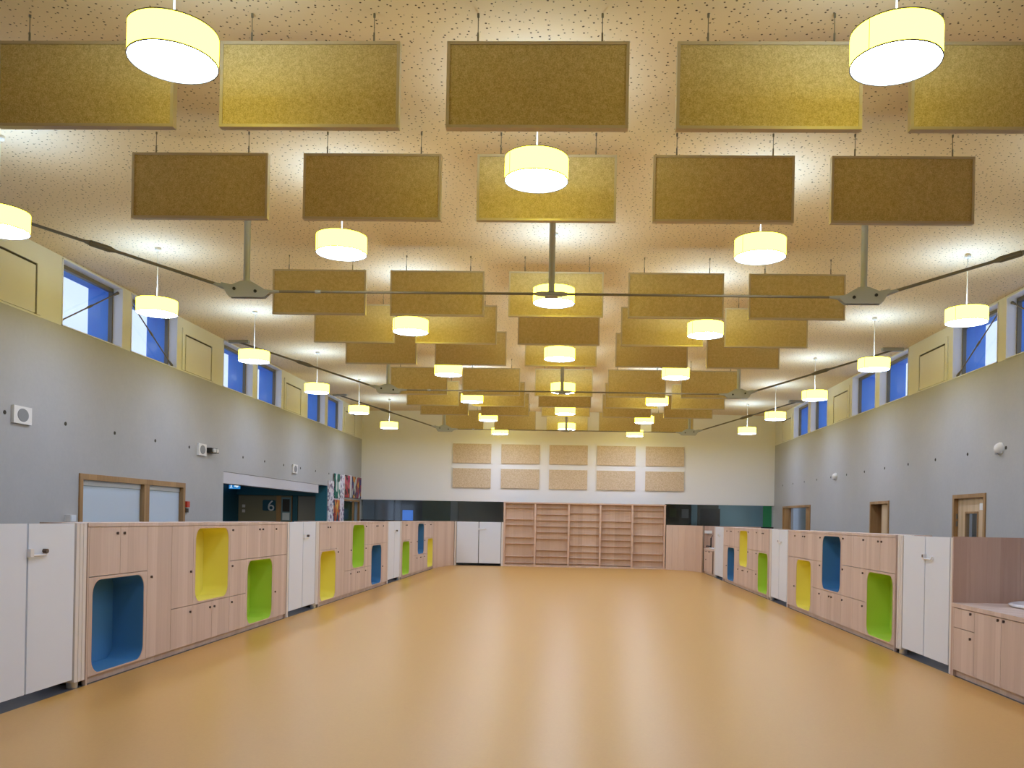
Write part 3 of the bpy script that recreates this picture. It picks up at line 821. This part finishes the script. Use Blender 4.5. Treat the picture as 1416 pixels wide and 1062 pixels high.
# things inside the lobby
t = thing('exit_sign', 'small blue lit exit sign hanging in the lobby under the shutter', 'sign', (-9.25, 23.2, 2.11))
obj('panel', MB().box(-0.15, 0.15, -0.015, 0.015, 0, 0.15), M['sign'], t)
ar = [(0.0, 0.055), (0.06, 0.055), (0.06, 0.025), (0.125, 0.075), (0.06, 0.125), (0.06, 0.095), (0.0, 0.095)]
obj('arrow', MB().prism(ar, lambda a, b, q: (a, q, b), -0.019, -0.0155), M['sign_white'], t)
fg = MB().tube((-0.085, -0.019, 0.125), (-0.085, -0.0155, 0.125), 0.014, 10)
fg.prism([(-0.10, 0.105), (-0.07, 0.11), (-0.075, 0.06), (-0.10, 0.06)], lambda a, b, q: (a, q, b), -0.019, -0.0155)
fg.prism([(-0.10, 0.06), (-0.085, 0.06), (-0.11, 0.02), (-0.13, 0.02)], lambda a, b, q: (a, q, b), -0.019, -0.0155)
fg.prism([(-0.09, 0.06), (-0.075, 0.06), (-0.05, 0.02), (-0.07, 0.02)], lambda a, b, q: (a, q, b), -0.019, -0.0155)
obj('figure', fg, M['sign_white'], t)
obj('bracket', MB().box(-0.03, 0.03, -0.01, 0.01, 0.15, 0.312), M['grille'], t)
t = thing('number_sign', 'dark teal sign with a pale number 6 on the lobby end wall', 'sign', (-8.58, AY - 0.001, 1.54))
obj('plate', MB().prism(rrect(-0.18, 0.18, 0.0, 0.30, 0.04, 4), lambda a, b, q: (a, q, b), -0.02, 0.0), M['teal_dark'], t)
cu = bpy.data.curves.new('numeral', 'FONT'); cu.body = '6'; cu.size = 0.42; cu.extrude = 0.004; cu.align_x = 'CENTER'
to = bpy.data.objects.new('tmp', cu); C.objects.link(to)
bpy.context.view_layer.update()
nme = bpy.data.meshes.new_from_object(to.evaluated_get(bpy.context.evaluated_depsgraph_get())); nme.name = 'numeral'
bpy.data.objects.remove(to)
nme.materials.clear(); nme.materials.append(M['white_lam'])
no = bpy.data.objects.new('numeral', nme); C.objects.link(no); no.parent = t
no.rotation_euler = (PI / 2, 0, 0); no.location = (0.06, -0.026, 0.0)
d = struct('door_4', MB().box(-8.36, -8.24, AY - 0.05, AY, 0, 1.97).box(-7.94, -7.92, AY - 0.05, AY, 0, 1.97), M['oak'])
obj('door_leaf', MB().box(-8.24, -7.94, AY - 0.03, AY, 0.0, 1.97), M['olive'], d)
obj('glazing_frame', MB().box(-8.22, -7.96, AY - 0.04, AY - 0.03, 1.27, 1.92), M['slate'], d)
obj('pane', MB().box(-8.19, -7.99, AY - 0.046, AY - 0.04, 1.52, 1.87), M['black'], d)
obj('notice', MB().box(-8.19, -7.99, AY - 0.046, AY - 0.04, 1.29, 1.49), M['blind'], d)
for z in (1.62, 1.48):
    o = obj('wall_switch', MB().box(-0.04, 0.04, -0.012, 0, 0, 0.08), M['white_plastic'], loc=(-9.3, AY, z))
    tag(o, 'pale light switch on the lobby end wall, the %s of two' % ('upper' if z > 1.5 else 'lower'), 'switch', 'lobby switches')
# rooms behind the far strip: panels, post, blue screen
YY = YW + 3.0
def backpanel(name, x0, x1, m, d=0.04, z1=2.6):
    return struct(name, MB().box(x0, x1, YY - d, YY, 0, z1), m)
backpanel('trim_3', -7.6, -6.95, M['grey'], 0.05); backpanel('trim_4', -6.95, -6.3, M['grey'], 0.04)
backpanel('trim_5', -6.22, -6.05, M['grey'], 0.12); backpanel('trim_6', -5.3, -4.3, M['dark_green'], 0.05)
backpanel('trim_7', -4.3, -4.05, M['grey'], 0.2); backpanel('trim_8', -4.05, -2.2, M['grey'], 0.06)
backpanel('trim_9', 3.92, 4.12, M['slate'], 0.1); backpanel('trim_10', 4.85, 6.35, M['slate'], 0.05); backpanel('trim_11', 6.35, 7.2, M['green_paint'], 0.06)
struct('wall_partition', MB().box(-2.2, 2.72, YW + 0.1, YW + 0.2, 0, 2.6), M['dark'])
t = thing('screen', 'glowing blue screen in the dark room behind the far left strip', 'screen', (-5.66, 29.0, 0))
obj('display', MB().box(-0.175, 0.175, 0, 0.03, 1.2, 1.67), M['screen'], t)
obj('bezel', MB().box(-0.19, 0.19, 0.03, 0.05, 1.18, 1.69), M['black'], t)
obj('stand', MB().box(-0.03, 0.03, 0.02, 0.05, 0.03, 1.18).box(-0.25, 0.25, -0.15, 0.2, 0.0, 0.03), M['black'], t)
t = thing('monitor', 'black monitor on a stand behind the far right strip', 'screen', (4.45, 29.0, 0))
obj('display', MB().box(-0.33, 0.33, 0, 0.04, 1.25, 1.9), M['black'], t)
obj('stand', MB().box(-0.03, 0.03, 0.02, 0.05, 0.03, 1.25).box(-0.3, 0.3, -0.2, 0.2, 0.0, 0.03), M['black'], t)
for i, x in enumerate((3.3, 3.72)):
    o = obj('wall_poster', MB().box(-0.12, 0.12, -0.02, 0, 0, 0.30), M['dark_green'] if i == 0 else M['grille'], loc=(x, YY, 1.6 + (-0.02 if i else 0)))
    tag(o, ('dark green' if i == 0 else 'grey') + ' small picture in the dark room behind the far right strip', 'picture')
# glazing of the far strips
for i, (x0, x1, z0, z1) in enumerate(((WL, -2.2, CTOP, 1.96), (2.72, WR, CTOP, 1.985))):
    w = struct('window_%d' % (22 + i), MB().box(x0, x1, YW + 0.02, YW + 0.06, CTOP - 0.06, CTOP), M['black'])
    obj('pane', MB().box(x0, x1, YW + 0.10, YW + 0.106, z0, z1), M['glass_dark'], w)
    struct('wall_far', MB().box(x0, x1, YW + 0.01, YW + 0.2, 0, CTOP - 0.06), M['dark'])

# ------------------------------------------------------------------ pictures at the far left
t = thing('mural_board', 'tall white scribbled board with two narrow paintings beside the left opening', 'picture', (WL + 0.006, 23.18, 1.2))
obj('board', MB().box(0, 0.03, 0, 0.55, 0, 1.18), M['art_scrib'], t); obj('board', MB().box(0, 0.03, 0.55, 1.55, 0, 1.40), M['art_scrib'], t)
obj('upper_painting', MB().box(0.03, 0.045, 0.50, 1.05, 0.72, 1.40), M['art_green'], t)
obj('lower_painting', MB().box(0.03, 0.045, 0.48, 1.05, 0.05, 0.68), M['art_orange'], t)
for i, (y0, w_, m, lab) in enumerate(((24.80, 0.55, 'art_red', 'narrow red abstract painting above the far left window'), (25.58, 1.1, 'art_violet', 'violet and orange abstract painting in the far left corner'))):
    t = thing('painting', lab, 'picture', (WL + 0.006, y0, 1.975))
    obj('canvas', MB().box(0, 0.03, 0, w_, 0.0, 0.64), M[m], t)
    obj('border', MB().box(0, 0.022, -0.05, 0.0, 0, 0.66).box(0, 0.022, w_, w_ + 0.08, 0, 0.66), M['pic_frame'], t)

# ------------------------------------------------------------------ wall fittings
for i, (y0, y1, z0, lab) in enumerate(((10.06, 10.40, 2.465, 'white square wall speaker with round grey grille, nearest on the left wall'),
                                      (15.10, 15.42, 2.46, 'white square wall speaker beside the emergency light on the left wall'),
                                      (20.22, 20.54, 2.42, 'white square wall speaker above the left opening'))):
    t = thing('wall_speaker', lab, 'speaker', (WL, (y0 + y1) / 2, z0), 'wall speakers')
    h2 = (y1 - y0) / 2
    obj('casing', MB().box(0, 0.035, -h2, h2, 0, 0.21), M['white_plastic'], t)
    g = MB(); n = 24
    V = [(0.0355, 0.10 * 1.05 * math.cos(2 * PI * i / n), 0.105 + 0.08 * math.sin(2 * PI * i / n)) for i in range(n)]
    g.add(V + [(0.041, v[1] * 0.96, 0.105 + (v[2] - 0.105) * 0.96) for v in V], [tuple(range(n, 2 * n))] + [(i, (i + 1) % n, n + (i + 1) % n, n + i) for i in range(n)])
    obj('grille', g, M['grille'], t)
t = thing('emergency_light', 'small dark twin emergency light beside the middle left speaker', 'lamp', (WL, 15.62, 2.53))
obj('casing', MB().box(0, 0.10, -0.13, 0.13, 0, 0.09), M['black'], t)
for y in (-0.06, 0.07): obj('lens', MB().tube((0.10, y, 0.045), (0.13, y, 0.045), 0.036, 14), M['white_plastic'], t)
t = thing('call_point', 'small red alarm call point beside the framed left window', 'alarm', (WL, 14.70, 1.53))
obj('casing', MB().box(0, 0.05, -0.05, 0.05, 0, 0.10), M['red'], t); obj('label_plate', MB().box(0, 0.03, -0.05, 0.05, -0.09, -0.02), M['black'], t)
t = thing('wall_box', 'small white box on the left wall above the nearest gate', 'box', (WL, 11.22, 1.29))
obj('casing', MB().box(0, 0.08, -0.05, 0.07, 0, 0.09), M['white_plastic'], t); obj('cover', MB().box(0.08, 0.09, -0.045, 0.065, 0.005, 0.085), M['white_lam'], t)
for y, r, lab in ((12.62, 0.09, 'white dome detector high on the right wall, nearer one'), (20.49, 0.085, 'white dome detector high on the right wall, farther one')):
    t = thing('dome_detector', lab, 'detector', (WR, y, 2.57), 'dome detectors')
    prof = [(r, 0), (r, 0.02)] + [(r * 0.92 * math.cos(q), 0.02 + r * 0.8 * math.sin(q)) for q in (0, 0.3, 0.6, 0.9, 1.2, 1.5)] + [(0.0, 0.02 + r * 0.8)]
    mb = MB().lathe(prof, 24); mb.v = [(-z, x, y2) for x, y2, z in mb.v]
    obj('dome', mb, M['white_plastic'], t)
    obj('sensor', MB().box(-0.06, -0.02, -0.02, 0.05, -r * 0.92, -r * 0.6), M['grille'], t)
